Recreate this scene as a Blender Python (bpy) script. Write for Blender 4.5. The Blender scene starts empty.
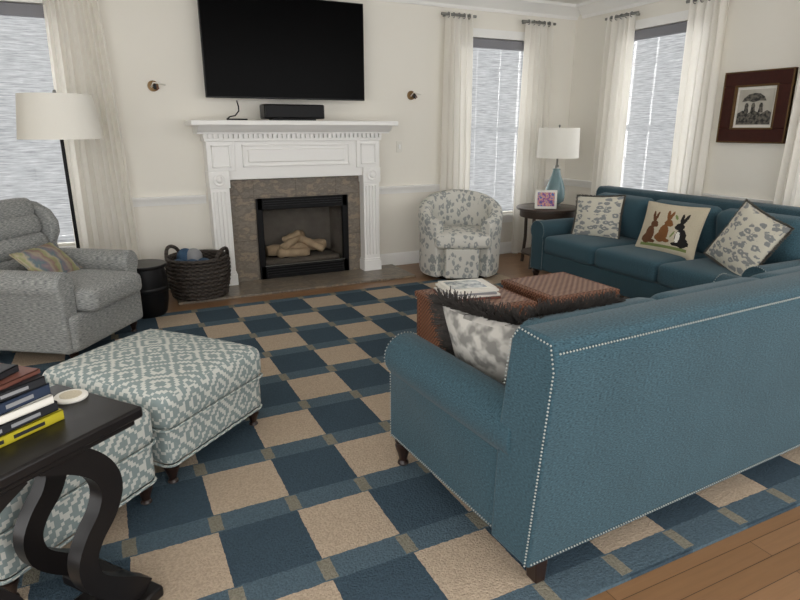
import bpy, bmesh, math, random
from mathutils import Vector, Matrix
random.seed(7)
R=math.radians
scene=bpy.context.scene
scene.view_settings.view_transform='Standard'

# ---------------------------------------------------------------- materials
def C(h):
    h=h.lstrip('#'); v=[int(h[i:i+2],16)/255 for i in (0,2,4)]
    return tuple(((c+.055)/1.055)**2.4 if c>.04045 else c/12.92 for c in v)+(1,)
def newmat(name):
    m=bpy.data.materials.new(name); m.use_nodes=True
    nt=m.node_tree; b=nt.nodes['Principled BSDF']
    return m,nt,b
def sock(nt,inp,v):
    if isinstance(v,(int,float)): inp.default_value=v
    elif isinstance(v,(tuple,list)): inp.default_value=v
    else: nt.links.new(v,inp)
def mth(nt,op,a,b=None,c=None):
    n=nt.nodes.new('ShaderNodeMath'); n.operation=op
    sock(nt,n.inputs[0],a)
    if b is not None: sock(nt,n.inputs[1],b)
    if c is not None: sock(nt,n.inputs[2],c)
    return n.outputs[0]
def mixc(nt,f,a,b):
    n=nt.nodes.new('ShaderNodeMix'); n.data_type='RGBA'
    sock(nt,n.inputs[0],f); sock(nt,n.inputs[6],a); sock(nt,n.inputs[7],b)
    return n.outputs[2]
def coord(nt,kind='UV',scale=(1,1,1),rot=(0,0,0),loc=(0,0,0)):
    t=nt.nodes.new('ShaderNodeTexCoord'); m=nt.nodes.new('ShaderNodeMapping')
    nt.links.new(t.outputs[kind],m.inputs[0])
    m.inputs['Scale'].default_value=scale; m.inputs['Rotation'].default_value=rot; m.inputs['Location'].default_value=loc
    return m.outputs[0]
def noise(nt,vec,scale,detail=3,rough=.5):
    n=nt.nodes.new('ShaderNodeTexNoise'); nt.links.new(vec,n.inputs['Vector'])
    n.inputs['Scale'].default_value=scale; n.inputs['Detail'].default_value=detail; n.inputs['Roughness'].default_value=rough
    return n.outputs[0]
def ramp(nt,f,stops):
    n=nt.nodes.new('ShaderNodeValToRGB'); nt.links.new(f,n.inputs[0])
    e=n.color_ramp.elements
    while len(e)<len(stops): e.new(.5)
    for i,(p,c) in enumerate(stops): e[i].position=p; e[i].color=c
    return n.outputs[0]
def bump(nt,b,h,strength=.3,dist=.01):
    n=nt.nodes.new('ShaderNodeBump'); nt.links.new(h,n.inputs['Height'])
    n.inputs['Strength'].default_value=strength; n.inputs['Distance'].default_value=dist
    nt.links.new(n.outputs[0],b.inputs['Normal'])
def plain(name,col,rough=.5,metal=0,nz=0,bumps=0,scale=40,spec=.5):
    m,nt,b=newmat(name); c=C(col)
    b.inputs['Roughness'].default_value=rough; b.inputs['Metallic'].default_value=metal
    b.inputs['Specular IOR Level'].default_value=spec
    v=coord(nt,'Object'); n=noise(nt,v,scale)
    d=tuple(x*(1-nz) for x in c[:3])+(1,)
    nt.links.new(mixc(nt,n,c,d),b.inputs['Base Color'])
    if bumps: bump(nt,b,n,bumps,.003)
    return m
def fabric(name,c1,c2,scale=260,stretch=(1,1,1),rough=.9,bs=.4,contrast=(.35,.65),sheen=.1):
    m,nt,b=newmat(name); b.inputs['Roughness'].default_value=rough
    v=coord(nt,'UV',scale=stretch); n=noise(nt,v,scale,2)
    big=noise(nt,coord(nt,'UV'),5,2)
    col=ramp(nt,n,[(contrast[0],C(c1)),(contrast[1],C(c2))])
    dk=mixc(nt,mth(nt,'MULTIPLY',big,.25),col,(0,0,0,1))
    nt.links.new(dk,b.inputs['Base Color']); bump(nt,b,n,bs,.002)
    b.inputs['Sheen Weight'].default_value=sheen; b.inputs['Specular IOR Level'].default_value=.25
    return m

M={}
M['wall']=plain('wall_paint','#efebe1',.7,nz=.03,scale=3)
M['ceil']=plain('ceiling_paint','#f4f3ef',.8,nz=.02)
M['trim']=plain('white_trim','#f6f5f2',.35,nz=.02)
M['black']=plain('black_plastic','#0c0c0e',.35,spec=.3)
M['blackmetal']=plain('black_metal','#101012',.45,.3,spec=.3)
M['screen']=plain('tv_glass','#040405',.25,spec=.05)
M['teal']=fabric('teal_fabric','#20363f','#456470',95,(1,3,1),contrast=(.28,.72))
M['tealseat_lit']=fabric('teal_fabric_cushion_lit','#263f49','#4b6c79',95,(1,3,1),contrast=(.28,.72))  # same sofa teal, lightened to paint in light on the cushions
M['nail']=plain('nailhead_pewter','#a3a8a4',.4,.2)
M['darkwood']=plain('espresso_wood','#2c1d17',.35,nz=.4,scale=12)
M['blackwood']=plain('ebonized_wood','#191616',.35,nz=.4,scale=15,spec=.3)
M['brownwood']=plain('brown_table_wood','#473a31',.4,nz=.3,scale=12)
M['tweed']=fabric('grey_tweed','#74777a','#b6b7b2',70,(.5,5,1),contrast=(.38,.62))
M['silver']=plain('brushed_silver','#8f8f8c',.3,.8)
M['shade']=plain('lampshade_linen','#f3f0e7',.9,nz=.04,scale=90)
M['paper']=plain('white_paper','#e6e3da',.7)
M['yellow']=plain('book_yellow','#b5a822',.5)
M['bookdark']=plain('book_dark','#1b1d22',.5)
M['bookgrey']=plain('book_grey','#8e8f92',.5)
M['bookblue']=plain('book_navy','#243249',.5)
M['bookred']=plain('book_brick','#6b4136',.5)
M['greybox']=plain('headrail_grey','#85858b',.6)
M['blueyarn']=plain('blue_yarn','#41607f',.95,nz=.5,bumps=1,scale=60)
M['wood_log']=plain('ceramic_log','#d6bb98',.9,nz=.7,bumps=1,scale=14)
M['ash']=plain('ember_bed','#6c645a',.95,nz=.6,bumps=1,scale=30)
M['firebrick']=plain('firebox_liner','#8a8278',.9,nz=.5,scale=10)
M['rab1']=plain('rabbit_brown','#6b4429',.95,nz=.35,scale=60)
M['rab2']=plain('rabbit_tan','#85572f',.95,nz=.35,scale=60)
M['rab3']=plain('rabbit_black','#1d1a1a',.95)
M['green']=plain('leaf_green','#77864f',.95)
M['cream']=fabric('cream_linen','#cabfa5','#d9cfb9',200)
M['fringe']=plain('fringe_taupe','#57524e',.95,nz=.75,scale=60)
M['fringe2']=plain('fringe_grey','#77736b',.95,nz=.5,scale=80)
M['pillowgrey']=fabric('pillow_silver','#85837e','#c4c0b8',16,contrast=(.42,.56))
M['brass']=plain('antique_brass','#7d6340',.4,.6)

def stripes_mat():
    m,nt,b=newmat('multicolour_stripe'); b.inputs['Roughness'].default_value=.9
    v=coord(nt,'UV'); s=nt.nodes.new('ShaderNodeSeparateXYZ'); nt.links.new(v,s.inputs[0])
    f=mth(nt,'FRACT',mth(nt,'MULTIPLY',mth(nt,'ADD',s.outputs[0],mth(nt,'MULTIPLY',noise(nt,v,14),.16)),6))
    c=ramp(nt,f,[(0,C('#9d9482')),(.2,C('#84747c')),(.35,C('#62757c')),(.5,C('#aa9f8a')),(.65,C('#92966a')),(.8,C('#8b6f66')),(1,C('#9d9482'))])
    nt.links.new(c,b.inputs['Base Color']); return m
M['stripe']=stripes_mat()

def leaf_mat(name,bg,fg,scale,thr,st=(1,1.7,1),rot=.6,soft=.05):
    m,nt,b=newmat(name); b.inputs['Roughness'].default_value=.9
    v=coord(nt,'UV',scale=st,rot=(0,0,rot))
    n=nt.nodes.new('ShaderNodeTexVoronoi'); n.inputs['Scale'].default_value=scale; nt.links.new(v,n.inputs['Vector'])
    n.inputs['Randomness'].default_value=.9
    nz=noise(nt,v,scale*2.2,2)
    d=mth(nt,'ADD',n.outputs['Distance'],mth(nt,'MULTIPLY',mth(nt,'SUBTRACT',nz,.5),.7))
    c=ramp(nt,d,[(thr*.30,C(bg)),(thr*.38,C(fg)),(thr,C(fg)),(thr+soft,C(bg))])
    nt.links.new(c,b.inputs['Base Color'])
    bump(nt,b,noise(nt,v,300,2),.3,.002)
    return m
M['leaf_chair']=leaf_mat('floral_chair_fabric','#d4d2ca','#9b9f9d',14,.42,st=(1.5,1,1),rot=.4,soft=.06)
M['leaf_pillow']=leaf_mat('leaf_pillow_fabric','#d2cebf','#8b8e8e',14,.44)

def geo_mat():
    m,nt,b=newmat('diamond_key_fabric'); b.inputs['Roughness'].default_value=.9
    v=coord(nt,'UV',scale=(1/.16,1/.18,1)); s=nt.nodes.new('ShaderNodeSeparateXYZ'); nt.links.new(v,s.inputs[0])
    k=14
    def tri(o):
        q=mth(nt,'DIVIDE',mth(nt,'FLOOR',mth(nt,'MULTIPLY',o,k)),k)
        return mth(nt,'ABSOLUTE',mth(nt,'SUBTRACT',mth(nt,'FRACT',mth(nt,'ADD',q,.5/k)),.5))
    f=mth(nt,'ADD',tri(s.outputs[0]),tri(s.outputs[1]))
    g=mth(nt,'FRACT',mth(nt,'MULTIPLY',f,3.5))
    w=mth(nt,'GREATER_THAN',g,.55)
    nt.links.new(mixc(nt,w,C('#83908f'),C('#c4c5be')),b.inputs['Base Color'])
    bump(nt,b,noise(nt,v,60,2),.3,.002)
    return m
M['geo']=geo_mat()

def rug_mat():
    m,nt,b=newmat('checker_rug_pile'); b.inputs['Roughness'].default_value=1; b.inputs['Specular IOR Level'].default_value=.1
    v=coord(nt,'Object'); s=nt.nodes.new('ShaderNodeSeparateXYZ'); nt.links.new(v,s.inputs[0])
    nz=noise(nt,v,45,3); wob=mth(nt,'MULTIPLY',mth(nt,'SUBTRACT',nz,.5),.03)
    u=mth(nt,'DIVIDE',mth(nt,'ADD',s.outputs[0],.09),.30); w=mth(nt,'DIVIDE',mth(nt,'SUBTRACT',s.outputs[1],1.195),.412)
    u=mth(nt,'ADD',u,wob); w=mth(nt,'ADD',w,wob)
    fu=mth(nt,'FRACT',u); fw=mth(nt,'FRACT',w)
    par=mth(nt,'MODULO',mth(nt,'ADD',mth(nt,'ADD',mth(nt,'FLOOR',u),mth(nt,'FLOOR',w)),100),2)
    incell=mth(nt,'LESS_THAN',mth(nt,'ABSOLUTE',mth(nt,'SUBTRACT',fw,.5)),.365)
    inr=mth(nt,'MULTIPLY',mth(nt,'GREATER_THAN',w,0),mth(nt,'LESS_THAN',w,9))
    beige=mth(nt,'MULTIPLY',mth(nt,'MULTIPLY',incell,mth(nt,'GREATER_THAN',par,.5)),inr)
    blue=mth(nt,'MULTIPLY',incell,mth(nt,'LESS_THAN',par,.5))
    cu=mth(nt,'GREATER_THAN',mth(nt,'ABSOLUTE',mth(nt,'SUBTRACT',fu,.5)),.42)
    cw=mth(nt,'GREATER_THAN',mth(nt,'ABSOLUTE',mth(nt,'SUBTRACT',fw,.5)),.38)
    con=mth(nt,'MULTIPLY',cu,cw)
    c=mixc(nt,blue,C('#576974'),C('#435460'))
    c=mixc(nt,beige,c,C('#bfac96'))
    c=mixc(nt,con,c,C('#8b8677'))
    fine=noise(nt,v,120,3,.6)
    f2=ramp(nt,fine,[(.35,(0,0,0,1)),(.7,(1,1,1,1))])
    c=mixc(nt,mth(nt,'MULTIPLY',f2,.3),c,(0.01,.01,.01,1))
    nt.links.new(c,b.inputs['Base Color']); bump(nt,b,fine,1,.01)
    return m
M['rug']=rug_mat()

def brick_mat(name,c1,c2,mortar,w,h,msize,rough,nzs=(3,30,1),off=.5,axes='XY',mott=None,dark=.35,spec=.5):
    m,nt,b=newmat(name); b.inputs['Roughness'].default_value=rough; b.inputs['Specular IOR Level'].default_value=spec
    t=nt.nodes.new('ShaderNodeTexCoord')
    sp=nt.nodes.new('ShaderNodeSeparateXYZ'); nt.links.new(t.outputs['Object'],sp.inputs[0])
    cb=nt.nodes.new('ShaderNodeCombineXYZ')
    nt.links.new(sp.outputs[0],cb.inputs[0]); nt.links.new(sp.outputs[2 if axes=='XZ' else 1],cb.inputs[1])
    v=cb.outputs[0]
    br=nt.nodes.new('ShaderNodeTexBrick'); nt.links.new(v,br.inputs['Vector'])
    br.inputs['Color1'].default_value=C(c1); br.inputs['Color2'].default_value=C(c2); br.inputs['Mortar'].default_value=C(mortar)
    br.inputs['Scale'].default_value=1; br.inputs['Brick Width'].default_value=w; br.inputs['Row Height'].default_value=h
    br.inputs['Mortar Size'].default_value=msize; br.offset=off
    mp=nt.nodes.new('ShaderNodeMapping'); nt.links.new(v,mp.inputs[0]); mp.inputs['Scale'].default_value=nzs
    n=noise(nt,mp.outputs[0],1,6,.65)
    base=br.outputs[0]
    if mott:
        mm=ramp(nt,n,[(p,C(c)) for p,c in mott]); base=mixc(nt,.62,base,mm)
        n2=noise(nt,v,38,4,.7); c=mixc(nt,mth(nt,'MULTIPLY',n2,.3),base,(.03,.03,.03,1))
    else:
        c=mixc(nt,mth(nt,'MULTIPLY',n,.55),base,tuple(x*dark for x in C(c1)[:3])+(1,))
    nt.links.new(c,b.inputs['Base Color']); bump(nt,b,n,.08,.004)
    return m
M['floor']=brick_mat('oak_planks','#977250','#866240','#3c2817',1.3,.083,.0015,.35,nzs=(3,60,1))
MT=[(.3,'#4f4943'),(.42,'#8f8476'),(.5,'#655d54'),(.58,'#a8967e'),(.7,'#63564a')]
M['slate']=brick_mat('slate_hearth_tile','#8f8577','#73695e','#47423c',.41,.41,.004,.35,nzs=(6,10,1),off=0,mott=MT)
M['slatev']=brick_mat('slate_surround_tile','#8f8577','#73695e','#47423c',.41,.41,.004,.4,nzs=(6,10,1),off=0,axes='XZ',mott=MT)

def weave_mat(name,c1,c2,fu,fv,bs=.8):
    m,nt,b=newmat(name); b.inputs['Roughness'].default_value=.55; b.inputs['Specular IOR Level'].default_value=.3
    v=coord(nt,'UV'); s=nt.nodes.new('ShaderNodeSeparateXYZ'); nt.links.new(v,s.inputs[0])
    a=mth(nt,'SINE',mth(nt,'MULTIPLY',s.outputs[0],fu)); d=mth(nt,'SINE',mth(nt,'MULTIPLY',s.outputs[1],fv))
    p=mth(nt,'ADD',mth(nt,'MULTIPLY',mth(nt,'MULTIPLY',a,d),.5),.5)
    nt.links.new(mixc(nt,p,C(c1),C(c2)),b.inputs['Base Color']); bump(nt,b,p,bs,.006)
    return m
M['wicker']=weave_mat('reddish_wicker','#4b2c20','#9c6d54',220,220)
M['wicker_top']=weave_mat('lattice_wicker_top','#5e4034','#a98977',130,130)
M['basket']=weave_mat('dark_basket_weave','#1d1a19','#544c45',110,200,1)

def curtain_mat():
    m,nt,b=newmat('sheer_linen'); out=nt.nodes['Material Output']; nt.nodes.remove(b)
    d=nt.nodes.new('ShaderNodeBsdfDiffuse'); t=nt.nodes.new('ShaderNodeBsdfTranslucent'); x=nt.nodes.new('ShaderNodeMixShader')
    v=coord(nt,'UV',scale=(1,.4,1)); c=mixc(nt,noise(nt,v,220,2),C('#f3efe6'),C('#fcfaf5'))
    nt.links.new(c,d.inputs[0]); nt.links.new(c,t.inputs[0]); x.inputs[0].default_value=.38
    nt.links.new(d.outputs[0],x.inputs[1]); nt.links.new(t.outputs[0],x.inputs[2]); nt.links.new(x.outputs[0],out.inputs[0])
    return m
M['curtain']=curtain_mat()
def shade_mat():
    m,nt,b=newmat('woven_shade_daylight_glow'); out=nt.nodes['Material Output']; nt.nodes.remove(b)
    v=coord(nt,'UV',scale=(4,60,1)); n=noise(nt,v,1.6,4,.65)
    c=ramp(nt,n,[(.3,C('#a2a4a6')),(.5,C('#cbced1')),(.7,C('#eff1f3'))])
    e=nt.nodes.new('ShaderNodeEmission'); nt.links.new(c,e.inputs[0]); e.inputs[1].default_value=.80  # sunlit glow of the fabric is put in as emission
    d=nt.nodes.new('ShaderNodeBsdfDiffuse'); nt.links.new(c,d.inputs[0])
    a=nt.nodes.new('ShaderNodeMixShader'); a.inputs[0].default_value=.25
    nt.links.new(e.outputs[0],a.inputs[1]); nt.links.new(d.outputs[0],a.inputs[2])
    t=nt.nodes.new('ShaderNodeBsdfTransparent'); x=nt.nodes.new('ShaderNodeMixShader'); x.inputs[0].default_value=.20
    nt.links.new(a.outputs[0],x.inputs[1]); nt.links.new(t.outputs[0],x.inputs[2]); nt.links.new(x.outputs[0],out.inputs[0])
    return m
M['wshade_glow']=shade_mat()
def glass_mat(name,col,tr,rough=.05,alpha=1,spec=.5):
    m,nt,b=newmat(name); b.inputs['Base Color'].default_value=C(col); b.inputs['Roughness'].default_value=rough
    b.inputs['Transmission Weight'].default_value=tr; b.inputs['Alpha'].default_value=alpha; b.inputs['Specular IOR Level'].default_value=spec; return m
M['tealglass']=glass_mat('teal_lamp_glass','#7d999e',.2,.15)
M['fireglass']=glass_mat('fireplace_glass','#202020',0,.1,.06,.15)
def art_mat(name,scale,stops):
    m,nt,b=newmat(name); b.inputs['Roughness'].default_value=.35
    n=noise(nt,coord(nt,'UV'),scale,3); nt.links.new(ramp(nt,n,[(p,C(c)) for p,c in stops]),b.inputs['Base Color']); return m
M['photo']=art_mat('family_photo_print',22,[(.35,'#2c3e86'),(.45,'#8f4a8c'),(.52,'#d99a80'),(.62,'#3a5aa8')])
M['magazine']=art_mat('magazine_cover',14,[(.35,'#dbd9d3'),(.5,'#a7adab'),(.6,'#5d6a70'),(.7,'#e4e1d9')])
M['artpaper']=art_mat('etching_print',6,[(.3,'#a9a396'),(.7,'#c8c3b8')])
M['artdark']=art_mat('etching_ink',40,[(.4,'#1c1b1a'),(.6,'#6d685f')])
M['frame_red']=plain('mahogany_frame','#45190f',.45,nz=.6,scale=25,spec=.3)
M['frame_gold']=plain('gilt_edge','#6a4f2a',.5,.4,nz=.3)

# ---------------------------------------------------------------- geometry helpers
def empty(name,loc=(0,0,0),rz=0):
    e=bpy.data.objects.new(name,None); scene.collection.objects.link(e)
    e.location=loc; e.rotation_euler=(0,0,rz); e.empty_display_size=.1; return e
def box_uv(me):
    uv=me.uv_layers.new(name='UVMap'); vs=me.vertices
    for p in me.polygons:
        n=p.normal; a=max(range(3),key=lambda i:abs(n[i]))
        for li in p.loop_indices:
            co=vs[me.loops[li].vertex_index].co
            uv.data[li].uv=((co.y,co.z),(co.x,co.z),(co.x,co.y))[a]
def mk(name,verts,faces,mat,parent=None,smooth=True,bevel=0,seg=2,loc=(0,0,0),rot=(0,0,0),ang=40,midx=None,recalc=True):
    me=bpy.data.meshes.new(name); me.from_pydata([tuple(v) for v in verts],[],faces)
    mats=mat if isinstance(mat,list) else [mat]
    for x in mats: me.materials.append(M[x])
    if midx:
        for p,i in zip(me.polygons,midx): p.material_index=i
    if recalc:
        bm=bmesh.new(); bm.from_mesh(me); bmesh.ops.recalc_face_normals(bm,faces=bm.faces); bm.to_mesh(me); bm.free()
    me.update(); box_uv(me)
    if smooth:
        me.shade_smooth(); me.set_sharp_from_angle(angle=R(ang))
    o=bpy.data.objects.new(name,me); scene.collection.objects.link(o)
    o.location=loc; o.rotation_euler=rot
    if parent: o.parent=parent
    if bevel:
        b=o.modifiers.new('b','BEVEL'); b.width=bevel; b.segments=seg; b.limit_method='ANGLE'; b.angle_limit=R(40)
    return o
BF=[(0,1,3,2),(4,6,7,5),(0,4,5,1),(2,3,7,6),(0,2,6,4),(1,5,7,3)]
def bverts(a,b):
    return [(x,y,z) for x in (a[0],b[0]) for y in (a[1],b[1]) for z in (a[2],b[2])]
def box(name,a,b,mat,parent=None,bevel=0,**k):
    return mk(name,bverts(a,b),BF,mat,parent,smooth=bool(bevel),bevel=bevel,**k)
def boxes(name,lst,mat,parent=None,bevel=0,**k):
    V=[];F=[]
    for a,b in lst:
        n=len(V); V+=bverts(a,b); F+=[tuple(i+n for i in f) for f in BF]
    return mk(name,V,F,mat,parent,smooth=bool(bevel),bevel=bevel,**k)
def extr(name,pts,axis,a0,a1,mat,parent=None,bevel=0,**k):
    n=len(pts)
    def P(p,a):
        return {'x':(a,p[0],p[1]),'y':(p[0],a,p[1]),'z':(p[0],p[1],a)}[axis]
    V=[P(p,a0) for p in pts]+[P(p,a1) for p in pts]
    F=[tuple(range(n)),tuple(range(2*n-1,n-1,-1))]+[(i,(i+1)%n,(i+1)%n+n,i+n) for i in range(n)]
    return mk(name,V,F,mat,parent,bevel=bevel,**k)
def lathe(name,prof,mat,parent=None,n=32,loc=(0,0,0),rot=(0,0,0),sx=1,sy=1,ang=50,cap=True):
    V=[];F=[]
    for r,z in prof:
        for i in range(n):
            t=2*math.pi*i/n; V.append((r*math.cos(t)*sx,r*math.sin(t)*sy,z))
    for j in range(len(prof)-1):
        for i in range(n):
            F.append((j*n+i,j*n+(i+1)%n,(j+1)*n+(i+1)%n,(j+1)*n+i))
    if cap:
        F.append(tuple(range(n-1,-1,-1))); F.append(tuple(range((len(prof)-1)*n,len(prof)*n)))
    return mk(name,V,F,mat,parent,loc=loc,rot=rot,ang=ang)
def tube(name,pts,r,mat,parent=None,cyclic=False,res=3,loc=(0,0,0),smooth=False):
    cu=bpy.data.curves.new(name,'CURVE'); cu.dimensions='3D'; cu.bevel_depth=r; cu.bevel_resolution=res; cu.use_fill_caps=True
    s=cu.splines.new('POLY'); s.points.add(len(pts)-1)
    for p,q in zip(s.points,pts): p.co=(*q,1)
    s.use_cyclic_u=cyclic
    tmp=bpy.data.objects.new('tmp',cu); scene.collection.objects.link(tmp)
    dg=bpy.context.evaluated_depsgraph_get(); me=bpy.data.meshes.new_from_object(tmp.evaluated_get(dg))
    bpy.data.objects.remove(tmp); me.name=name; me.materials.clear(); me.materials.append(M[mat])
    while me.uv_layers: me.uv_layers.remove(me.uv_layers[0])
    box_uv(me); me.shade_smooth()
    o=bpy.data.objects.new(name,me); scene.collection.objects.link(o); o.location=loc
    if parent: o.parent=parent
    return o
def rbox(name,w,d,h,r,mat,parent=None,crown=0,loc=(0,0,0),rot=(0,0,0),n=12,crown_b=0):
    bm=bmesh.new(); bmesh.ops.create_cube(bm,size=2)
    bmesh.ops.subdivide_edges(bm,edges=bm.edges[:],cuts=n,use_grid_fill=True)
    H=(w/2,d/2,h/2)
    for v in bm.verts:
        p=[]
        for i in range(3):
            t=v.co[i]; t=math.copysign(1-(1-min(1,abs(t)))**1.5,t); p.append(t*H[i])
        q=[max(-(H[i]-r),min(H[i]-r,p[i])) for i in range(3)]
        dv=Vector(p)-Vector(q)
        if dv.length>1e-7: dv=dv.normalized()*r
        c=Vector(q)+dv
        a=1-(c.x/H[0])**2; b=1-(c.y/H[1])**2
        if c.z>0: c.z+=crown*a*b*(c.z/H[2])
        else: c.z+=crown_b*a*b*(c.z/H[2])
        v.co=c
    me=bpy.data.meshes.new(name); bm.to_mesh(me); bm.free(); me.materials.append(M[mat]); box_uv(me); me.shade_smooth()
    o=bpy.data.objects.new(name,me); scene.collection.objects.link(o); o.location=loc; o.rotation_euler=rot
    if parent: o.parent=parent
    return o
def pillow(name,w,h,T,mats,loc,yaw,lean,roll=0,col=None,n=40,fringe=0,piping=None,fmat='fringe',fw=.0013):
    root=empty(name,loc)
    root.rotation_euler=Matrix.to_euler(Matrix.Rotation(yaw,3,'Z')@Matrix.Rotation(lean,3,'X')@Matrix.Rotation(roll,3,'Y'))
    V=[];F=[];mi=[]
    def pt(u,v,s):
        t=T/2*max(0,(1-u**4)*(1-v**4))**.55*(.55+.45*(1-u*u)*(1-v*v))
        return (w/2*u*(1-.06*(1-v*v)),s*t,h/2*v*(1-.06*(1-u*u)))
    for s in (1,-1):
        b=len(V)
        for j in range(n+1):
            for i in range(n+1):
                V.append(pt(-1+2*i/n,-1+2*j/n,s))
        for j in range(n):
            for i in range(n):
                a=b+j*(n+1)+i; f=(a,a+1,a+n+2,a+n+1)
                F.append(f if s<0 else f[::-1])
                u=-1+2*(i+.5)/n; v=-1+2*(j+.5)/n
                mi.append(col(-u,v) if (col and s>0) else 0)
    mk('cushion',V,F,mats,root,midx=mi,ang=80,recalc=False)
    per=[]
    for k in range(4):
        for i in range(24):
            t=-1+2*i/24; u,v=[(t,-1),(1,t),(-t,1),(-1,-t)][k]; per.append(pt(u,v,0))
    if piping: tube('piping',per,.006,piping,root,cyclic=True,res=2)
    if fringe:
        V=[];F=[]
        for q in range(3200):
            k=random.random()*len(per); i=int(k); f=k-i; p=Vector(per[i]).lerp(Vector(per[(i+1)%len(per)]),f)
            d=Vector((p.x/w*2,0,p.z/h*2)); d=Vector((d.x if abs(d.x)>.9 else d.x*.3,0,d.z if abs(d.z)>.9 else d.z*.3)).normalized()
            p=p-d*.006
            L=fringe*random.uniform(.6,1.1); tip=p+d*L+Vector((random.uniform(-.3,.3)*fringe,random.uniform(-.8,.8)*fringe,random.uniform(-.3,.3)*fringe))
            sd=Vector((d.z,0,-d.x))*fw; yy=Vector((0,fw,0)); b=len(V)
            V+=[p-sd,p+sd,tip+sd,tip-sd, p-yy,p+yy,tip+yy,tip-yy]; F+=[(b,b+1,b+2,b+3),(b+4,b+5,b+6,b+7)]
        mk('brush_fringe',V,F,fmat,root,smooth=False,recalc=False)
    return root
OCT=[(1,0,0),(-1,0,0),(0,1,0),(0,-1,0),(0,0,1),(0,0,-1)]
OF=[(0,2,4),(2,1,4),(1,3,4),(3,0,4),(2,0,5),(1,2,5),(3,1,5),(0,3,5)]
def nails(name,paths,parent,r=.0042,sp=.012,mat='nail'):
    V=[];F=[]
    for pts in paths:
        for a,b in zip(pts[:-1],pts[1:]):
            a=Vector(a);b=Vector(b);n=max(1,int((b-a).length/sp))
            for i in range(n):
                c=a.lerp(b,i/n); k=len(V); V+=[c+Vector(o)*r for o in OCT]; F+=[tuple(x+k for x in f) for f in OF]
    return mk(name,V,F,mat,parent,ang=180,recalc=False)
def turned_leg(name,h,r,mat,parent,loc):
    return lathe(name,[(r*.55,0),(r*.75,h*.06),(r*.7,h*.12),(r*.5,h*.18),(r*.75,h*.45),(r*1.0,h*.62),(r*1.05,h*.72),(r*.7,h*.78),(r*1.1,h*.86),(r*1.1,h)],mat,parent,16,loc)

# ---------------------------------------------------------------- room shell
YB=5.75; XR=5.05; XL=-1.8; ZC=2.78
def wall_holes(name,u0,u1,z0,z1,holes,plane,p0,p1,mat,parent=None):
    us=sorted({u0,u1,*[h[0] for h in holes],*[h[1] for h in holes]}); zs=sorted({z0,z1,*[h[2] for h in holes],*[h[3] for h in holes]})
    L=[]
    for a,b in zip(us[:-1],us[1:]):
        for c,d in zip(zs[:-1],zs[1:]):
            m,n=(a+b)/2,(c+d)/2
            if any(h[0]<m<h[1] and h[2]<n<h[3] for h in holes): continue
            L.append(((a,p0,c),(b,p1,d)) if plane=='y' else ((p0,a,c),(p1,b,d)))
    return boxes(name,L,mat,parent)
WL=(-1.15,-.22,.50,2.38); WR=(3.50,4.40,.50,2.38)
W3=(3.97,4.96,.50,2.42); W4=(1.9,2.87,.50,2.42)
box('floor',(XL-.2,-1.6,-.1),(XR+.15,YB+.15,0),'floor')
box('ceiling',(XL-.2,-.8,ZC),(XR+.15,YB+.15,ZC+.1),'ceil')
wall_holes('wall_back',XL-.15,XR+.15,0,ZC,[WL,WR,(1.25,2.16,.04,.80)],'y',YB,YB+.13,'wall')
wall_holes('wall_right',-.8,YB,0,ZC,[W3,W4],'x',XR,XR+.13,'wall')
box('wall_left',(XL-.13,2.6,0),(XL,YB,ZC),'wall')

def crown_prof(s=1): return [(0,0),(.02*s,0),(.03*s,.03),(.05*s,.04),(.09*s,.10),(.12*s,.11),(.12*s,.14),(0,.14)]
extr('trim_1',[(YB-p,ZC-.14+q) for p,q in crown_prof()],'x',XL,XR,'trim')
extr('trim_2',[(XR-p,ZC-.14+q) for p,q in crown_prof()],'y',-.8,YB-.12,'trim')
def rail(name,axis,a0,a1,z=.83):
    pr=[(0,-.045),(.014,-.045),(.018,-.015),(.034,.005),(.042,.022),(.042,.034),(0,.034)]
    if axis=='x': return extr(name,[(YB-p,z+q) for p,q in pr],'x',a0,a1,'trim')
    return extr(name,[(XR-p,z+q) for p,q in pr],'y',a0,a1,'trim')
rail('trim_3','x',-.13,.80); rail('trim_4','x',2.5,3.41); rail('trim_5','x',4.49,XR)
rail('trim_6','y',2.96,3.88); rail('trim_7','y',5.05,YB); rail('trim_8','y',-.5,1.81)
rail('trim_9','x',XL,-1.24)
def baseb(name,axis,a0,a1):
    pr=[(0,0),(.018,0),(.018,.11),(.010,.13),(0,.14)]
    if axis=='x': return extr(name,[(YB-p,q) for p,q in pr],'x',a0,a1,'trim')
    return extr(name,[(XR-p,q) for p,q in pr],'y',a0,a1,'trim')
baseb('baseboard_back_left','x',XL,.80); baseb('baseboard_back_right','x',2.50,XR); baseb('baseboard_right','y',-.8,YB)

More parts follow.
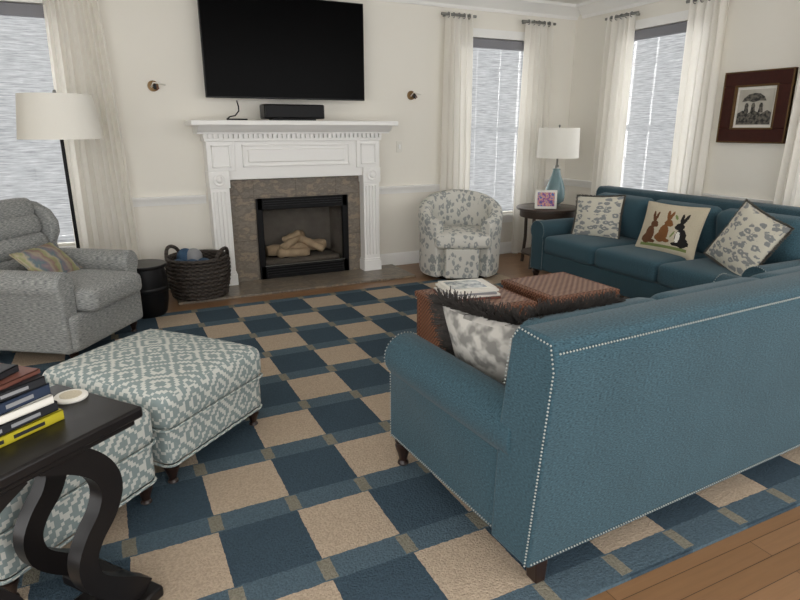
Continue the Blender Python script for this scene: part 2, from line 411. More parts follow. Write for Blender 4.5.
def window(name,w,axis):
    a,b,c,d=w; root=empty(name)
    P=YB if axis=='x' else XR
    def bx(n,u0,u1,z0,z1,p0,p1,mat,bev=0):
        if axis=='x': return box(n,(u0,P+p0,z0),(u1,P+p1,z1),mat,root,bevel=bev)
        return box(n,(P+p0,u0,z0),(P+p1,u1,z1),mat,root,bevel=bev)
    def bxs(n,l,mat):
        return boxes(n,[((u0,P+p0,z0),(u1,P+p1,z1)) if axis=='x' else ((P+p0,u0,z0),(P+p1,u1,z1)) for u0,u1,z0,z1,p0,p1 in l],mat,root)
    t=.085
    bxs('casing',[(a-t,a,c-.02,d+t,-.02,0),(b,b+t,c-.02,d+t,-.02,0),(a-t-.02,b+t+.02,d,d+t,-.025,0),(a-t-.02,b+t+.02,c-.05,c-.02,-.05,0),(a-t,b+t,c-.12,c-.05,-.018,0)],'trim')
    m=(c+d)/2
    L=[(a,a+.045,c,d,.07,.11),(b-.045,b,c,d,.07,.11),(a,b,c,c+.06,.07,.11),(a,b,d-.05,d,.07,.11),(a,b,m-.03,m+.03,.07,.11)]
    for i in (1,2): L.append((a+(b-a)*i/3-.011,a+(b-a)*i/3+.011,c,d,.08,.10))
    for z0,z1 in ((c,m),(m,d)):
        for i in (1,2): z=z0+(z1-z0)*i/3; L.append((a,b,z-.011,z+.011,.08,.10))
    bxs('sash_grid',L,'trim')
    bx('headrail',a+.005,b-.005,d-.10,d-.005,.0,.055,'greybox',.008)
    bx('roman_shade',a+.01,b-.01,c+.01,d-.09,.035,.037,'wshade_glow')
    bx('shade_hem_bar',a+.01,b-.01,c+.01,c+.035,.03,.045,'wshade_glow')
    return root
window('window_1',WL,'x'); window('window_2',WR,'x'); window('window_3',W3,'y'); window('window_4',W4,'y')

def curtain(name,a0,a1,b0,b1,ztop,axis,folds=6,off=.10,amp=.035,seed=0):
    rnd=random.Random(seed); root=empty(name); P=(YB if axis=='x' else XR)-off
    nu,nz=folds*14,24; V=[];F=[]; ph=[rnd.uniform(-.5,.5) for _ in range(4)]
    for j in range(nz+1):
        t=j/nz; z=ztop+.02-(ztop+.005)*t
        s0=a0+(b0-a0)*t**.7; s1=a1+(b1-a1)*t**.7
        for i in range(nu+1):
            s=i/nu
            w=math.sin(2*math.pi*folds*(s+.015*math.sin(5*s+ph[0]+2*t)))
            A=amp*(.7+.3*math.sin(9*s+ph[1]))*(1 if t>.03 else .8)
            u=s0+(s1-s0)*s+.012*math.sin(4*math.pi*folds*s)*t; p=P+A*w+.012*math.sin(3*t+ph[2]+4*s)
            V.append((u,p,z) if axis=='x' else (p,u,z))
    for j in range(nz):
        for i in range(nu):
            a=j*(nu+1)+i; F.append((a,a+1,a+nu+2,a+nu+1))
    mk('panel',V,F,'curtain',root,ang=180)
    lo,hi=min(a0,a1)-.05,max(a0,a1)+.05
    if axis=='x':
        pts=[(lo,P,ztop),(hi,P,ztop)]; br=[((lo+.07,P-.01,ztop-.01),(lo+.09,YB,ztop+.01)),((hi-.09,P-.01,ztop-.01),(hi-.07,YB,ztop+.01))]
    else:
        pts=[(P,lo,ztop),(P,hi,ztop)]; br=[((P-.01,lo+.07,ztop-.01),(XR,lo+.09,ztop+.01)),((P-.01,hi-.09,ztop-.01),(XR,hi-.07,ztop+.01))]
    tube('rod',pts,.014,'silver',root); boxes('bracket',br,'silver',root)
    k=folds
    for q in range(k):
        u=a0+(a1-a0)*(q+.5)/k
        c=[]
        for i in range(12):
            th=2*math.pi*i/12; x=.024*math.cos(th); zz=.024*math.sin(th)
            c.append((u,P+x,ztop+zz-.005) if axis=='x' else (P+x,u,ztop+zz-.005))
        tube('ring',c,.004,'silver',root,cyclic=True,res=1)
    return root
curtain('curtain_panel',-.27,.09,-.32,.20,2.56,'x',6,seed=1)
curtain('curtain_panel',-1.45,-1.08,-1.5,-1.08,2.56,'x',6,seed=2)
curtain('curtain_panel',3.27,3.58,3.24,3.62,2.56,'x',5,seed=3)
curtain('curtain_panel',4.27,4.62,4.24,4.66,2.56,'x',5,seed=4)
curtain('curtain_panel',4.79,5.13,4.76,5.17,2.56,'y',5,seed=5)
curtain('curtain_panel',3.76,4.13,3.76,4.12,2.56,'y',5,seed=6)
curtain('curtain_panel',2.70,2.98,2.68,3.10,2.56,'y',5,seed=7)

# ---------------------------------------------------------------- fireplace
fp=empty('fireplace')
X0,X1=.82,2.48
wall_holes('stone_surround',.97,2.33,.021,.99,[(1.25,2.16,.02,.80)],'y',5.68,YB,'slatev',fp)
for i,x in enumerate((X0,X1-.17)):
    box(f'pilaster_{i}',(x,5.57,.14),(x+.17,YB,1.02),'trim',fp,bevel=.004)
    boxes(f'flutes_{i}',[((x+.022+k*.034,5.555,.19),(x+.022+k*.034+.020,5.572,.90)) for k in range(4)],'trim',fp,bevel=.004)
    boxes(f'plinth_{i}',[((x-.012,5.55,.021),(x+.182,YB,.13)),((x-.006,5.56,.13),(x+.176,YB,.15))],'trim',fp,bevel=.003)
    box(f'corner_block_{i}',(x-.008,5.555,.93),(x+.178,YB,1.08),'trim',fp,bevel=.004)
    lathe(f'rosette_{i}',[(.06,0),(.06,.010),(.048,.014),(.040,.006),(.030,.006),(.024,.018),(.008,.022)],'trim',fp,24,(x+.085,5.556,1.005),(R(90),0,0))
box('frieze',(X0,5.59,1.0),(X1,YB,1.36),'trim',fp,bevel=.004)
boxes('frieze_ends',[((X0-.005,5.565,1.08),(X0+.24,YB,1.34)),((X1-.24,5.565,1.08),(X1+.005,YB,1.34))],'trim',fp,bevel=.004)
def panelmould(n,x0,x1,z0,z1,y,t=.016):
    boxes(n,[((x0,y-.018,z0),(x1,y,z0+t)),((x0,y-.018,z1-t),(x1,y,z1)),((x0,y-.018,z0),(x0+t,y,z1)),((x1-t,y-.018,z0),(x1,y,z1))],'trim',fp,bevel=.004)
panelmould('panel_mould_l',X0+.035,X0+.20,1.11,1.31,5.567); panelmould('panel_mould_r',X1-.20,X1-.035,1.11,1.31,5.567)
panelmould('panel_mould_c',1.13,2.17,1.11,1.31,5.592)
box('panel_field',(1.18,5.575,1.15),(2.12,5.6,1.27),'trim',fp,bevel=.01)
box('bed_mould',(X0-.02,5.55,1.34),(X1+.02,YB,1.37),'trim',fp,bevel=.004)
boxes('dentils',[((X0-.03+k*.044,5.515,1.368),(X0-.03+k*.044+.024,5.6,1.407)) for k in range(39)],'trim',fp)
box('dentil_band',(X0-.02,5.545,1.37),(X1+.02,YB,1.41),'trim',fp)
extr('mantel_crown',[(YB,1.405),(5.50,1.405),(5.495,1.42),(5.46,1.43),(5.42,1.462),(5.41,1.475),(YB,1.475)],'x',X0-.08,X1+.08,'trim',fp)
box('mantel_shelf',(X0-.14,5.36,1.475),(X1+.12,YB,1.52),'trim',fp,bevel=.010)
a,b=1.25,2.16
boxes('firebox_liner',[((a,YB,.04),(a+.02,6.15,.80)),((b-.02,YB,.04),(b,6.15,.80)),((a,6.15,.04),(b,6.17,.80)),((a,YB,.78),(b,6.17,.80)),((a,5.69,.04),(b,6.17,.06))],'firebrick',fp)
boxes('firebox_frame',[((a-.01,5.655,.022),(a+.05,5.70,.81)),((b-.05,5.655,.022),(b+.01,5.70,.81)),((a,5.655,.70),(b,5.70,.81)),((a,5.655,.022),(b,5.70,.15))],'blackmetal',fp,bevel=.004)
boxes('louvres',[((a+.06,5.645,z),(b-.06,5.66,z+.012)) for z in (.05,.075,.10,.125,.73,.752,.774)],'black',fp)
box('inner_trim',(a+.04,5.648,.148),(b-.04,5.66,.154),'silver',fp)
box('glass_pane',(a+.05,5.68,.15),(b-.05,5.684,.70),'fireglass',fp)
box('ember_bed',(a+.05,5.74,.06),(b-.05,6.10,.19),'ash',fp,bevel=.03)
def log(n,p,q,r):
    p=Vector(p);q=Vector(q);d=(q-p);L=d.length; up=Vector((0,0,1)); rot=up.rotation_difference(d).to_euler()
    pr=[(r*.3,0),(r*.9,.01)]+[(r*(1+.12*math.sin(k*2.1)),L*k/8) for k in range(1,8)]+[(r*.85,L-.01),(r*.3,L)]
    lathe(n,pr,'wood_log',fp,14,p,rot)
log('log_1',(1.36,5.90,.25),(2.02,5.96,.27),.055); log('log_2',(1.45,5.80,.24),(1.80,5.84,.22),.045)
log('log_3',(1.50,5.82,.27),(1.78,5.98,.40),.042); log('log_4',(1.95,5.80,.24),(1.68,5.98,.38),.04); log('log_5',(1.55,5.95,.34),(1.72,5.86,.43),.03)
box('hearth',(.42,5.17,0),(2.70,5.74,.02),'slate',bevel=.003)

tv=empty('television')
box('panel',(.86,5.60,1.71),(2.35,5.645,2.57),'black',tv,bevel=.006)
box('screen',(.868,5.597,1.722),(2.342,5.601,2.562),'screen',tv)
box('mount',(1.4,5.645,1.95),(1.8,YB,2.3),'black',tv)
sb=empty('centre_speaker'); box('case',(1.32,5.44,1.535),(1.88,5.62,1.66),'black',sb,bevel=.012)
box('grille',(1.335,5.432,1.545),(1.865,5.442,1.65),'blackmetal',sb,bevel=.004); box('foot',(1.40,5.46,1.52),(1.80,5.6,1.54),'black',sb)
cb=empty('media_cable'); tube('cord',[(1.00,5.5,1.527),(1.03,5.5,1.55),(1.08,5.52,1.56),(1.12,5.55,1.60),(1.13,5.6,1.64),(1.13,5.66,1.69)],.006,'black',cb); tube('cord_2',[(1.0,5.5,1.528),(1.08,5.49,1.528),(1.18,5.5,1.528)],.007,'black',cb)

def sconce(x,z):
    s=empty('wall_sconce_wiring')
    lathe('canopy',[(.045,0),(.045,.008),(.02,.012)],'brass',s,20,(x,YB,z),(R(90),0,0))
    tube('wire_red',[(x,YB-.01,z),(x+.02,YB-.05,z+.01),(x+.04,YB-.06,z-.02),(x+.02,YB-.05,z-.035)],.006,'bookred',s)
    tube('wire_white',[(x,YB-.01,z),(x-.02,YB-.04,z-.01),(x,YB-.06,z+.025),(x+.05,YB-.05,z+.02),(x+.10,YB-.03,z+.01)],.005,'paper',s)
    lathe('wire_nut',[(.008,0),(.014,.01),(.012,.04),(.005,.045)],'bookdark',s,10,(x+.01,YB-.06,z-.03))
sconce(.45,1.80); sconce(2.93,1.78)
sw=empty('light_switch_plate'); box('plate',(2.76,YB-.007,1.21),(2.83,YB,1.325),'paper',sw,bevel=.002); box('toggle',(2.785,YB-.014,1.245),(2.805,YB-.006,1.29),'trim',sw,bevel=.002)

pf=empty('framed_picture'); y0,y1,z0,z1=3.12,3.73,1.33,1.92; X=XR
def frame(n,o,i,p,mat,bev):
    boxes(n,[((X-p,y0+o,z0+o),(X,y1-o,z0+i)),((X-p,y0+o,z1-i),(X,y1-o,z1-o)),((X-p,y0+o,z0+i),(X,y0+i,z1-i)),((X-p,y1-i,z0+i),(X,y1-o,z1-i))],mat,pf,bevel=bev)
frame('outer_frame',0,.12,.035,'frame_red',.006); frame('outer_lip',.0,.012,.042,'frame_gold',.004); frame('inner_lip',.112,.128,.040,'frame_gold',.004)
box('mat_board',(X-.015,y0+.1,z0+.1),(X-.002,y1-.1,z1-.1),'paper',pf)
box('print',(X-.018,y0+.15,z0+.15),(X-.014,y1-.15,z1-.15),'artpaper',pf)
def sil(n,pts): extr(n,pts,'x',X-.021,X-.0175,'artdark',pf)
# ink figures: parasol group above a dark ground line
sil('print_ground',[(3.275,1.485),(3.575,1.485),(3.575,1.575),(3.53,1.60),(3.48,1.575),(3.42,1.595),(3.36,1.57),(3.31,1.60),(3.275,1.58)])
sil('print_canopy',[(3.33,1.675),(3.35,1.71),(3.39,1.735),(3.44,1.74),(3.49,1.73),(3.53,1.70),(3.545,1.67),(3.49,1.678),(3.44,1.665),(3.39,1.678)])
for k,yy in enumerate((3.37,3.44,3.50)):
    sil(f'print_person_{k}',[(yy-.022,1.58),(yy-.016,1.62),(yy-.018,1.64),(yy-.008,1.66),(yy+.006,1.66),(yy+.016,1.64),(yy+.014,1.62),(yy+.022,1.58)])

# ---------------------------------------------------------------- rug
box('area_rug',(-1.29,1.13,.001),(3.51,4.93,.014),'rug')

# ---------------------------------------------------------------- sofas
def sofa(name,loc,rz,W=2.4,D=.98,bz=.655):
    s=empty(name,loc,rz)
    arm=.21
    box('base_rail',(.07,.10,.13),(W-.07,D-.015,.31),'teal',s,bevel=.015)
    prof=[(.05,.12),(0,.78),(-.005,.84),(.01,.875),(.04,.89),(.14,.89),(.175,.875),(.19,.84),(.23,.5),(.24,.12)]
    extr('back_frame',prof,'x',.02,W-.02,'teal',s,bevel=.012,seg=3)
    for k,sg in ((0,1),(1,-1)):
        xo=0 if sg>0 else W
        pr=[(.035,.13),(.035,.44)]
        cx,cz,r=.105,.505,.098
        for i in range(15):
            th=R(215-i*250/14); pr.append((cx+r*math.cos(th),cz+r*math.sin(th)))
        pr+=[(.20,.42),(.20,.13)]
        pts=[(xo+sg*x,z) for x,z in pr]
        extr(f'arm_{k}',pts,'y',.16,D,'teal',s,bevel=.008,ang=50)
        nails(f'arm_trim_{k}',[[(p[0],D-.003,p[1]) for p in pts]],s)
        ox=xo+sg*.033
        nails(f'side_trim_{k}',[[(ox-sg*.001,.24,.145),(ox-sg*.001,D-.01,.145)],[(xo+sg*.016,.06,.13),(xo+sg*.016,.0,.80),(xo+sg*.018,.02,.872),(xo+sg*.018,.15,.885),(xo+sg*.018,.185,.84),(xo+sg*.018,.205,.68)]],s)
    nails('back_trim',[[(.03,.045,.14),(W-.03,.045,.14)],[(.03,-.006,.855),(W-.03,-.006,.855)]],s)
    cw=(W-2*arm)/3
    for i in range(3):
        cx=arm+cw*(i+.5)
        rbox(f'seat_cushion_{i}',cw-.008,D-.24,.17,.045,'tealseat_lit',s,crown=.02,loc=(cx,.24+(D-.22)/2,.39))
        rbox(f'back_cushion_{i}',cw-.012,.40,.19,.07,'tealseat_lit',s,crown=.05,crown_b=0,loc=(cx,.315,bz),rot=(R(-100),0,0))
    for x in (.075,W-.075):
        turned_leg('front_leg',.135,.034,'darkwood',s,(x,D-.045,.0))
        x=x+(.045 if x<1 else -.045)
        extr('rear_leg',[(x-.03,.125),(x+.03,.125),(x+.02,0),(x-.02,0)],'y',.09,.14,'darkwood',s,bevel=.004)
    return s
sofa('sofa',(1.005,1.145,.014),R(3),bz=.62)
sofa('sofa',(4.64,2.2,.0),R(90))
LP=['leaf_pillow']
pillow('throw_pillow',.42,.38,.16,['pillowgrey'],(1.26,1.77,.61),R(-72),R(20),fringe=.055,fw=.0022)
pillow('throw_pillow',.36,.38,.14,['pillowgrey'],(1.46,1.60,.645),R(0),R(16),fringe=.045,fw=.0018)
pillow('leaf_print_pillow',.45,.40,.15,LP,(4.06,4.13,.66),R(112),R(18),R(4),fringe=.018,fmat='fringe2')
pillow('leaf_print_pillow',.54,.46,.16,LP,(3.98,2.62,.685),R(72),R(25),R(-14),fringe=.018,fmat='fringe2')
def ell(u,v,cx,cy,a,b,ang=0):
    x,y=u-cx,v-cy; c,s=math.cos(ang),math.sin(ang); X=x*c+y*s; Y=-x*s+y*c
    return (X/a)**2+(Y/b)**2<1
def rabbit(u,v,cx,cy,f):
    u=(u-cx)*f; v=v-cy
    return (ell(u,v,-.03,-.30,.17,.34) or ell(u,v,-.10,-.48,.18,.20) or ell(u,v,.06,.12,.14,.14) or ell(u,v,.14,.08,.08,.09)
            or ell(u,v,-.03,.42,.055,.24,.25) or ell(u,v,.07,.42,.05,.22,-.1) or ell(u,v,.10,-.58,.13,.07) or ell(u,v,-.25,-.5,.06,.09))
def rabcol(u,v):
    if rabbit(u,v,.52,.02,-1):
        if ell(u,v,.46,-.28,.07,.22): return 4
        return 3
    if rabbit(u,v,.0,.1,1): return 2
    if rabbit(u,v,-.5,0,1): return 1
    if abs(v+.72)<.05 and abs(u)<.8: return 5
    if ell(u,v,.25,.5,.04,.12,.5) or ell(u,v,.28,-.2,.03,.15,-.4): return 5
    return 0
pillow('rabbit_applique_pillow',.54,.42,.14,['cream','rab1','rab2','rab3','paper','green'],(4.05,3.31,.66),R(95),R(18),0,col=rabcol,n=90,piping='cream')

# ---------------------------------------------------------------- coffee tables
def ctable(name,x0,y0,s=.57,h=.40):
    t=empty(name,(x0,y0,.014))
    box('top_frame',(0,0,h-.04),(s,s,h),'wicker',t,bevel=.008)
    box('top_panel',(.04,.04,h-.002),(s-.04,s-.04,h+.004),'wicker_top',t)
    for i,(x,y) in enumerate(((.012,.012),(s-.052,.012),(.012,s-.052),(s-.052,s-.052))):
        box(f'leg_{i}',(x,y,0),(x+.04,y+.04,h-.04),'wicker',t,bevel=.006)
    for i,(p,q) in enumerate((((.03,.02,.07),(s-.03,.035,h-.04)),((.03,s-.035,.07),(s-.03,s-.02,h-.04)),((.02,.03,.07),(.035,s-.03,h-.04)),((s-.035,.03,.07),(s-.02,s-.03,h-.04)))):
        box(f'woven_side_{i}',p,q,'wicker',t)
    boxes('bottom_rails',[((.01,.012,.05),(s-.01,.045,.085)),((.01,s-.045,.05),(s-.01,s-.012,.085)),((.012,.01,.05),(.045,s-.01,.085)),((s-.045,.01,.05),(s-.012,s-.01,.085))],'wicker',t,bevel=.005)
    return t
ctable('wicker_coffee_table',1.75,2.80); ctable('wicker_coffee_table',2.44,2.79)
mg=empty('magazine_stack',(2.0,3.12,.419),R(-12))
for i,(w,d,m,rz) in enumerate(((.36,.28,'bookred',0),(.35,.27,'paper',.05),(.32,.26,'bookgrey',-.06),(.33,.26,'paper',.08),(.31,.24,'paper',.02))):
    box(f'magazine_{i}',(-w/2,-d/2,i*.014),(w/2,d/2,i*.014+.013),m,mg,rot=(0,0,rz))
box('magazine_cover_print',(-.13,-.10,.0695),(.10,.085,.0705),'magazine',mg,rot=(0,0,.02))
rm=empty('remote_control',(2.24,3.22,.419),R(70)); box('body',(-.08,-.02,0),(.08,.02,.02),'black',rm,bevel=.006); boxes('buttons',[((-.06+.025*i,-.008,.02),(-.048+.025*i,.008,.023)) for i in range(5)],'bookgrey',rm)

# ---------------------------------------------------------------- ottomans
def ottoman(name,loc,rz):
    o=empty(name,loc,rz); w,d=.66,.74
    rbox('base',w-.03,d-.03,.19,.03,'geo',o,loc=(0,0,.19),n=8)
    rbox('top_cushion',w,d,.17,.055,'geo',o,crown=.035,loc=(0,0,.335),n=14)
    for z,q in ((.265,0),(.10,.02)):
        a,b=(w-q)/2-.004,(d-q)/2-.004; r=.035; pts=[]
        for cx,cy,t0 in ((a-r,b-r,0),(-a+r,b-r,90),(-a+r,-b+r,180),(a-r,-b+r,270)):
            for k in range(5): th=R(t0+k*22.5); pts.append((cx+r*math.cos(th),cy+r*math.sin(th),z))
        tube('welt',pts,.006,'geo',o,cyclic=True,res=2)
    for i,(x,y) in enumerate(((1,1),(-1,1),(1,-1),(-1,-1))): turned_leg(f'leg_{i}',.105,.03,'darkwood',o,(x*(w/2-.055),y*(d/2-.055),0))
    return o
ottoman('upholstered_ottoman',(.10,2.80,.014),R(40.5))
ottoman('upholstered_ottoman',(-.43,2.335,.014),R(40.5))

# ---------------------------------------------------------------- dark scroll side table
st=empty('scroll_leg_side_table',(-.345,1.665,.014),R(38.5))
box('top',(-.32,-.185,.635),(.31,.185,.67),'blackwood',st,bevel=.008); box('top_moulding',(-.30,-.17,.615),(.29,.17,.636),'blackwood',st,bevel=.006)
cl=[(.03,.63,.07),(.12,.585,.075),(.185,.52,.07),(.205,.45,.07),(.18,.385,.065),(.13,.33,.06),(.10,.27,.06),(.11,.20,.06),(.16,.14,.065),(.22,.09,.07),(.265,.045,.075)]
def smoothcl(cl,k=4):
    out=[]
    for i in range(len(cl)-1):
        p=[cl[max(0,i-1)],cl[i],cl[i+1],cl[min(len(cl)-1,i+2)]]
        for j in range(k):
            t=j/k; out.append(tuple(.5*((2*p[1][c])+(-p[0][c]+p[2][c])*t+(2*p[0][c]-5*p[1][c]+4*p[2][c]-p[3][c])*t*t+(-p[0][c]+3*p[1][c]-3*p[2][c]+p[3][c])*t**3) for c in range(3)))
    out.append(cl[-1]); return out
S=smoothcl(cl)
for sgn in (1,-1):
    for yi,yy in enumerate((-.145,.095)):
        L=[];Q=[]
        for i,(x,z,w) in enumerate(S):
            a=S[max(0,i-1)];b=S[min(len(S)-1,i+1)]; dx,dz=b[0]-a[0],b[1]-a[1]; l=math.hypot(dx,dz); nx,nz=-dz/l,dx/l
            L.append((sgn*(x+nx*w/2),z+nz*w/2)); Q.append((sgn*(x-nx*w/2),z-nz*w/2))
        V=[];F=[];n=len(L)
        for yv in (yy,yy+.05): V+=[(p[0],yv,p[1]) for p in L]+[(p[0],yv,p[1]) for p in Q]
        for i in range(n-1):
            F+=[(i,i+1,n+i+1,n+i),(2*n+i,3*n+i,3*n+i+1,2*n+i+1),(i,2*n+i,2*n+i+1,i+1),(n+i,n+i+1,3*n+i+1,3*n+i)]
        F+=[(0,n,3*n,2*n),(n-1,3*n-1,4*n-1,2*n-1)]
        mk('scroll_leg',V,F,'blackwood',st,ang=50)
    box('foot',(sgn*.20 if sgn>0 else -.31,-.17,.0) ,(.31 if sgn>0 else -.20,.17,.04),'blackwood',st,bevel=.008)
box('stretcher',(-.22,-.03,.01),(.22,.03,.045),'blackwood',st,bevel=.005)
bk=empty('book_stack',(-.40,1.70,.684),R(38.5))
zz=0
for i,(w,d,h,m,rz) in enumerate(((.36,.235,.028,'yellow',.0),(.34,.23,.026,'bookdark',.03),(.33,.22,.022,'paper',-.03),(.32,.22,.03,'bookblue',.05),(.31,.21,.024,'bookdark',.0),(.30,.20,.012,'bookred',.15),(.22,.16,.018,'bookdark',.3))):
    cz=zz+.001
    boxes(f'cover_{i}',[((-w/2,-d/2,cz),(w/2,d/2,cz+.003)),((-w/2,-d/2,cz+h-.003),(w/2,d/2,cz+h)),((-w/2,-d/2,cz),(w/2,-d/2+.004,cz+h))],m,bk,rot=(0,0,rz))
    box(f'pages_{i}',(-w/2+.004,-d/2+.004,cz+.003),(w/2-.004,d/2-.004,cz+h-.003),'paper',bk,rot=(0,0,rz))
    if i in(0,1,3,4): boxes(f'spine_title_{i}',[((-w*.3,-d/2-.001,cz+h*.3),(w*.05,-d/2,cz+h*.65)),((w*.12,-d/2-.001,cz+h*.3),(w*.35,-d/2,cz+h*.65))],'bookdark' if i==0 else 'bookgrey',bk,rot=(0,0,rz))
    zz+=h+.001
co=empty('drink_coaster',(-.175,1.86,.684)); lathe('disc',[(.043,0),(.046,.003),(.046,.008),(.043,.011)],'paper',co,28); lathe('inlay',[(.03,.0111),(.03,.0125)],'cream',co,28)

# ---------------------------------------------------------------- wingback armchair
wb=empty('wingback_armchair',(-.765,4.73,.014),R(-124.8)); W=.80;D=.90
rbox('seat_base',W-.06,D-.12,.24,.03,'tweed',wb,loc=(0,D/2-.01,.21),n=8)
rbox('seat_cushion',W-.25,.64,.15,.05,'tweed',wb,crown=.03,loc=(0,.60,.40))
for sg in (1,-1):
    pr=[(.0,.09),(.0,.45)]
    cx,cz,r=.055,.52,.085
    for i in range(13): th=R(215-i*250/12); pr.append((cx+r*math.cos(th),cz+r*math.sin(th)))
    pr+=[(.13,.44),(.13,.09)]
    extr('arm',[(sg*(-W/2+x),z) for x,z in pr],'y',.12,D-.10,'tweed',wb,bevel=.02,seg=3)
    wing=[(.02,.45),(-.02,.77),(-.04,.91),(.0,.95),(.10,.935),(.20,.88),(.25,.80),(.25,.72),(.21,.64),(.24,.52),(.30,.45)]
    extr('wing',wing,'x',sg*(W/2-.02),sg*(W/2-.10),'tweed',wb,bevel=.025,seg=3)
    for y in (.08,D-.14): turned_leg('leg',.10,.028,'darkwood',wb,(sg*(W/2-.08),y,0))
bp=[(.10,.12),(.04,.5),(-.02,.77),(-.05,.92),(-.02,.97),(.04,.96),(.08,.90),(.12,.7),(.18,.42),(.2,.12)]
extr('back_frame',bp,'x',-W/2+.06,W/2-.06,'tweed',wb,bevel=.03,seg=3)
for i,(y,z) in enumerate(((.19,.53),(.155,.66),(.12,.79),(.085,.90))):
    rbox(f'back_channel_{i}',W-.20,.13,.15,.055,'tweed',wb,loc=(0,y,z),rot=(R(14),0,0),n=8)
pillow('striped_lumbar_pillow',.44,.26,.11,['stripe'],(-.42,4.47,.60),R(-118),R(45),0,piping='stripe')

# ---------------------------------------------------------------- drum table, floor lamp, basket
dt=empty('drum_side_table',(.17,4.97,.014))
lathe('body',[(.13,.0),(.145,.02),(.165,.12),(.17,.22),(.165,.32),(.15,.39)],'blackmetal',dt,32)
lathe('top',[(.15,.385),(.172,.39),(.176,.40),(.172,.415),(.0,.416)],'black',dt,40,cap=False)
lathe('band',[(.173,.20),(.176,.205),(.176,.235),(.173,.24)],'black',dt,32,cap=False)
fl=empty('floor_lamp',(-.27,5.22,0))
lathe('base',[(.14,0),(.14,.015),(.13,.022),(.02,.03),(.012,.05)],'blackmetal',fl,32)
lathe('pole',[(.013,.03),(.013,1.45)],'blackmetal',fl,16)
lathe('shade',[(.285,1.375),(.245,1.69),(.241,1.69),(.281,1.375),(.285,1.375)],'shade',fl,48,cap=False)
lathe('finial',[(.006,1.45),(.006,1.69),(.014,1.70),(.010,1.72),(.003,1.725)],'silver',fl,12)
for k in range(3):
    th=2*math.pi*k/3; tube('spider',[(0,0,1.66),(.243*math.cos(th),.243*math.sin(th),1.68)],.003,'silver',fl)
lathe('bulb',[(.012,1.45),(.03,1.50),(.032,1.53),(.02,1.56),(.003,1.57)],'paper',fl,14)

bs=empty('wicker_basket',(.63,5.36,.02))
lathe('body',[(.20,0),(.22,.01),(.245,.12),(.26,.24),(.25,.33),(.255,.345),(.245,.35),(.235,.34),(.245,.24),(.20,.03),(.0,.03)],'basket',bs,40,cap=False)
for row in range(9):
    z=.02+row*.037; r=.222+.035*math.sin(min(1,row/6)*math.pi/2); pts=[]
    for i in range(72):
        th=2*math.pi*i/72; rr=r+.008*(1 if (i+row)%2 else -1); pts.append((rr*math.cos(th),rr*math.sin(th),z))
    tube(f'strand_{row}',pts,.013,'basket',bs,cyclic=True,res=1)
tube('rim',[(.253*math.cos(2*math.pi*i/40),.253*math.sin(2*math.pi*i/40),.345) for i in range(40)],.017,'basket',bs,cyclic=True)
for sg in (0,1):
    c0=R(-35)+sg*math.pi; pts=[]
    for i in range(15):
        t=math.pi*i/14; q=c0+R(26)*math.cos(t); pts.append((.255*math.cos(q),.255*math.sin(q),.33+.10*math.sin(t)))
    tube('handle',pts,.016,'basket',bs)
for i in range(7):
    th=i*2.4; rr=.03+.018*i
    lathe(f'yarn_ball_{i}',[(.075*math.cos(R(a)),.075*math.sin(R(a))) for a in range(-85,90,17)],'blueyarn' if i%3 else 'bookgrey',bs,16,(rr*math.cos(th)-.06,rr*math.sin(th),.27+(.08 if i<2 else 0)))

# ---------------------------------------------------------------- barrel swivel chair
sc=empty('barrel_swivel_chair',(3.14,5.06,.014),R(180-26))
ro,ri=.405,.285
V=[];F=[];n=56; a0,a1=R(-142),R(142)
for i in range(n+1):
    th=a0+(a1-a0)*i/n
    h=.585+.235*(max(0,math.cos(th*.63)))**1.3
    sec=[(ro-.015,.03),(ro,.08),(ro+.005,.4),(ro+.018,h-.06),(ro+.010,h-.02),(ro-.02,h),(ri+.035,h),(ri+.005,h-.03),(ri,h-.08),(ri,.2),(ri,.03)]
    for r,z in sec: V.append((r*math.sin(th),-r*math.cos(th)*1.0,z))
m=11
for i in range(n):
    for j in range(m): F.append((i*m+j,i*m+(j+1)%m,(i+1)*m+(j+1)%m,(i+1)*m+j))
F+=[tuple(range(m)),tuple(range(n*m+m-1,n*m-1,-1))]
mk('barrel_shell',V,F,'leaf_chair',sc,bevel=.012,ang=50)
pts=[]
for i in range(33):
    th=R(-142+284*i/32); pts.append((.30*math.sin(th),-.30*math.cos(th)))
front=[(p[0],p[1]) for p in pts]+[(.16,.335),(0,.35),(-.16,.335)]
extr('seat_base',front,'z',.03,.32,'leaf_chair',sc,bevel=.012)
rbox('seat_cushion',.55,.60,.15,.06,'leaf_chair',sc,crown=.025,loc=(0,.065,.39))
lathe('swivel_base',[(.30,0),(.31,.02),(.30,.035)],'black',sc,32)

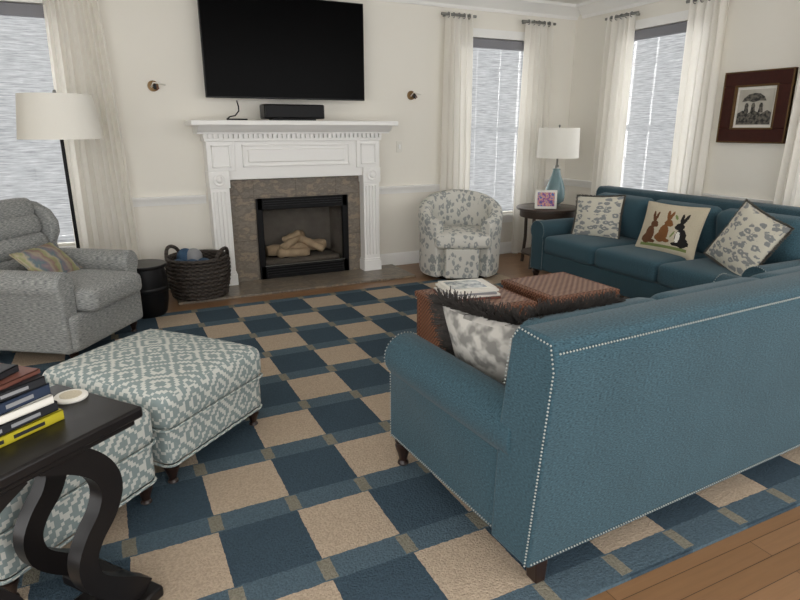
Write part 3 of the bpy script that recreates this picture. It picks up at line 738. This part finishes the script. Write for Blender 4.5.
# ---------------------------------------------------------------- end table, lamp, photo
et=empty('round_end_table',(4.18,4.98,0))
lathe('top',[(.315,.625),(.33,.63),(.33,.648),(.318,.655),(.0,.656)],'brownwood',et,48,cap=False)
lathe('top_underside',[(.0,.62),(.315,.625)],'brownwood',et,48,cap=False)
lathe('apron',[(.285,.55),(.29,.56),(.29,.625)],'brownwood',et,48,cap=False)
for k in range(4):
    th=R(20+90*k); c,s=math.cos(th),math.sin(th)
    tube(f'leg_{k}',[(.26*c,.26*s,.60),(.255*c,.255*s,.3),(.28*c,.28*s,0.018)],.018,'brownwood',et)
lathe('lower_shelf',[(.0,.15),(.25,.15),(.255,.16),(.25,.17),(.0,.17)],'brownwood',et,40,cap=False)
tl=empty('table_lamp',(4.28,5.0,.656))
lathe('foot',[(.07,0),(.07,.012),(.05,.02)],'silver',tl,28)
lathe('glass_body',[(.05,.02),(.095,.05),(.105,.11),(.10,.18),(.075,.26),(.05,.32),(.038,.37),(.04,.385),(.03,.39)],'tealglass',tl,36)
lathe('neck',[(.022,.385),(.022,.42),(.01,.43),(.01,.60)],'silver',tl,16)
lathe('shade',[(.215,.50),(.205,.80),(.201,.80),(.211,.50),(.215,.50)],'shade',tl,48,cap=False)
lathe('finial',[(.004,.6),(.004,.81),(.012,.82),(.003,.835)],'silver',tl,12)
for k in range(3):
    th=2*math.pi*k/3; tube('spider',[(0,0,.785),(.203*math.cos(th),.203*math.sin(th),.795)],.003,'silver',tl)
ph=empty('framed_family_photo',(4.0,4.80,.66)); ph.rotation_euler=(R(-12),0,R(-34))
box('frame',(-.11,-.01,0),(.11,.01,.19),'paper',ph,bevel=.004); box('print',(-.085,-.0125,.025),(.085,-.0095,.165),'photo',ph)
box('easel_back',(-.02,.01,0),(.02,.014,.13),'bookdark',ph)

# ---------------------------------------------------------------- light
w=bpy.data.worlds.new('World'); scene.world=w; w.use_nodes=True
bg=w.node_tree.nodes['Background']; bg.inputs[0].default_value=(1,.995,.985,1); bg.inputs[1].default_value=2.6
def area(name,loc,rot,sx,sy,e,col=(1,1,1)):
    l=bpy.data.lights.new(name,'AREA'); l.shape='RECTANGLE'; l.size=sx; l.size_y=sy; l.energy=e; l.color=col
    o=bpy.data.objects.new(name,l); scene.collection.objects.link(o); o.location=loc; o.rotation_euler=rot
area('daylight_window_2',(3.98,6.5,1.6),(R(-90),0,0),1.2,2.0,350)
area('daylight_window_1',(-.7,6.5,1.6),(R(-90),0,0),1.2,2.0,350)
area('daylight_window_3',(5.8,4.5,1.6),(R(90),0,R(90)),1.2,2.0,450)
area('daylight_window_4',(5.8,2.4,1.6),(R(90),0,R(90)),1.2,2.0,450)

# ---------------------------------------------------------------- camera
cam=bpy.data.cameras.new('camera'); co_=bpy.data.objects.new('camera',cam); scene.collection.objects.link(co_)
co_.location=(0,0,1.45); co_.rotation_euler=(R(90-16.2),0,R(-26)); cam.lens=26.55; cam.sensor_width=36; cam.clip_start=.05
scene.camera=co_
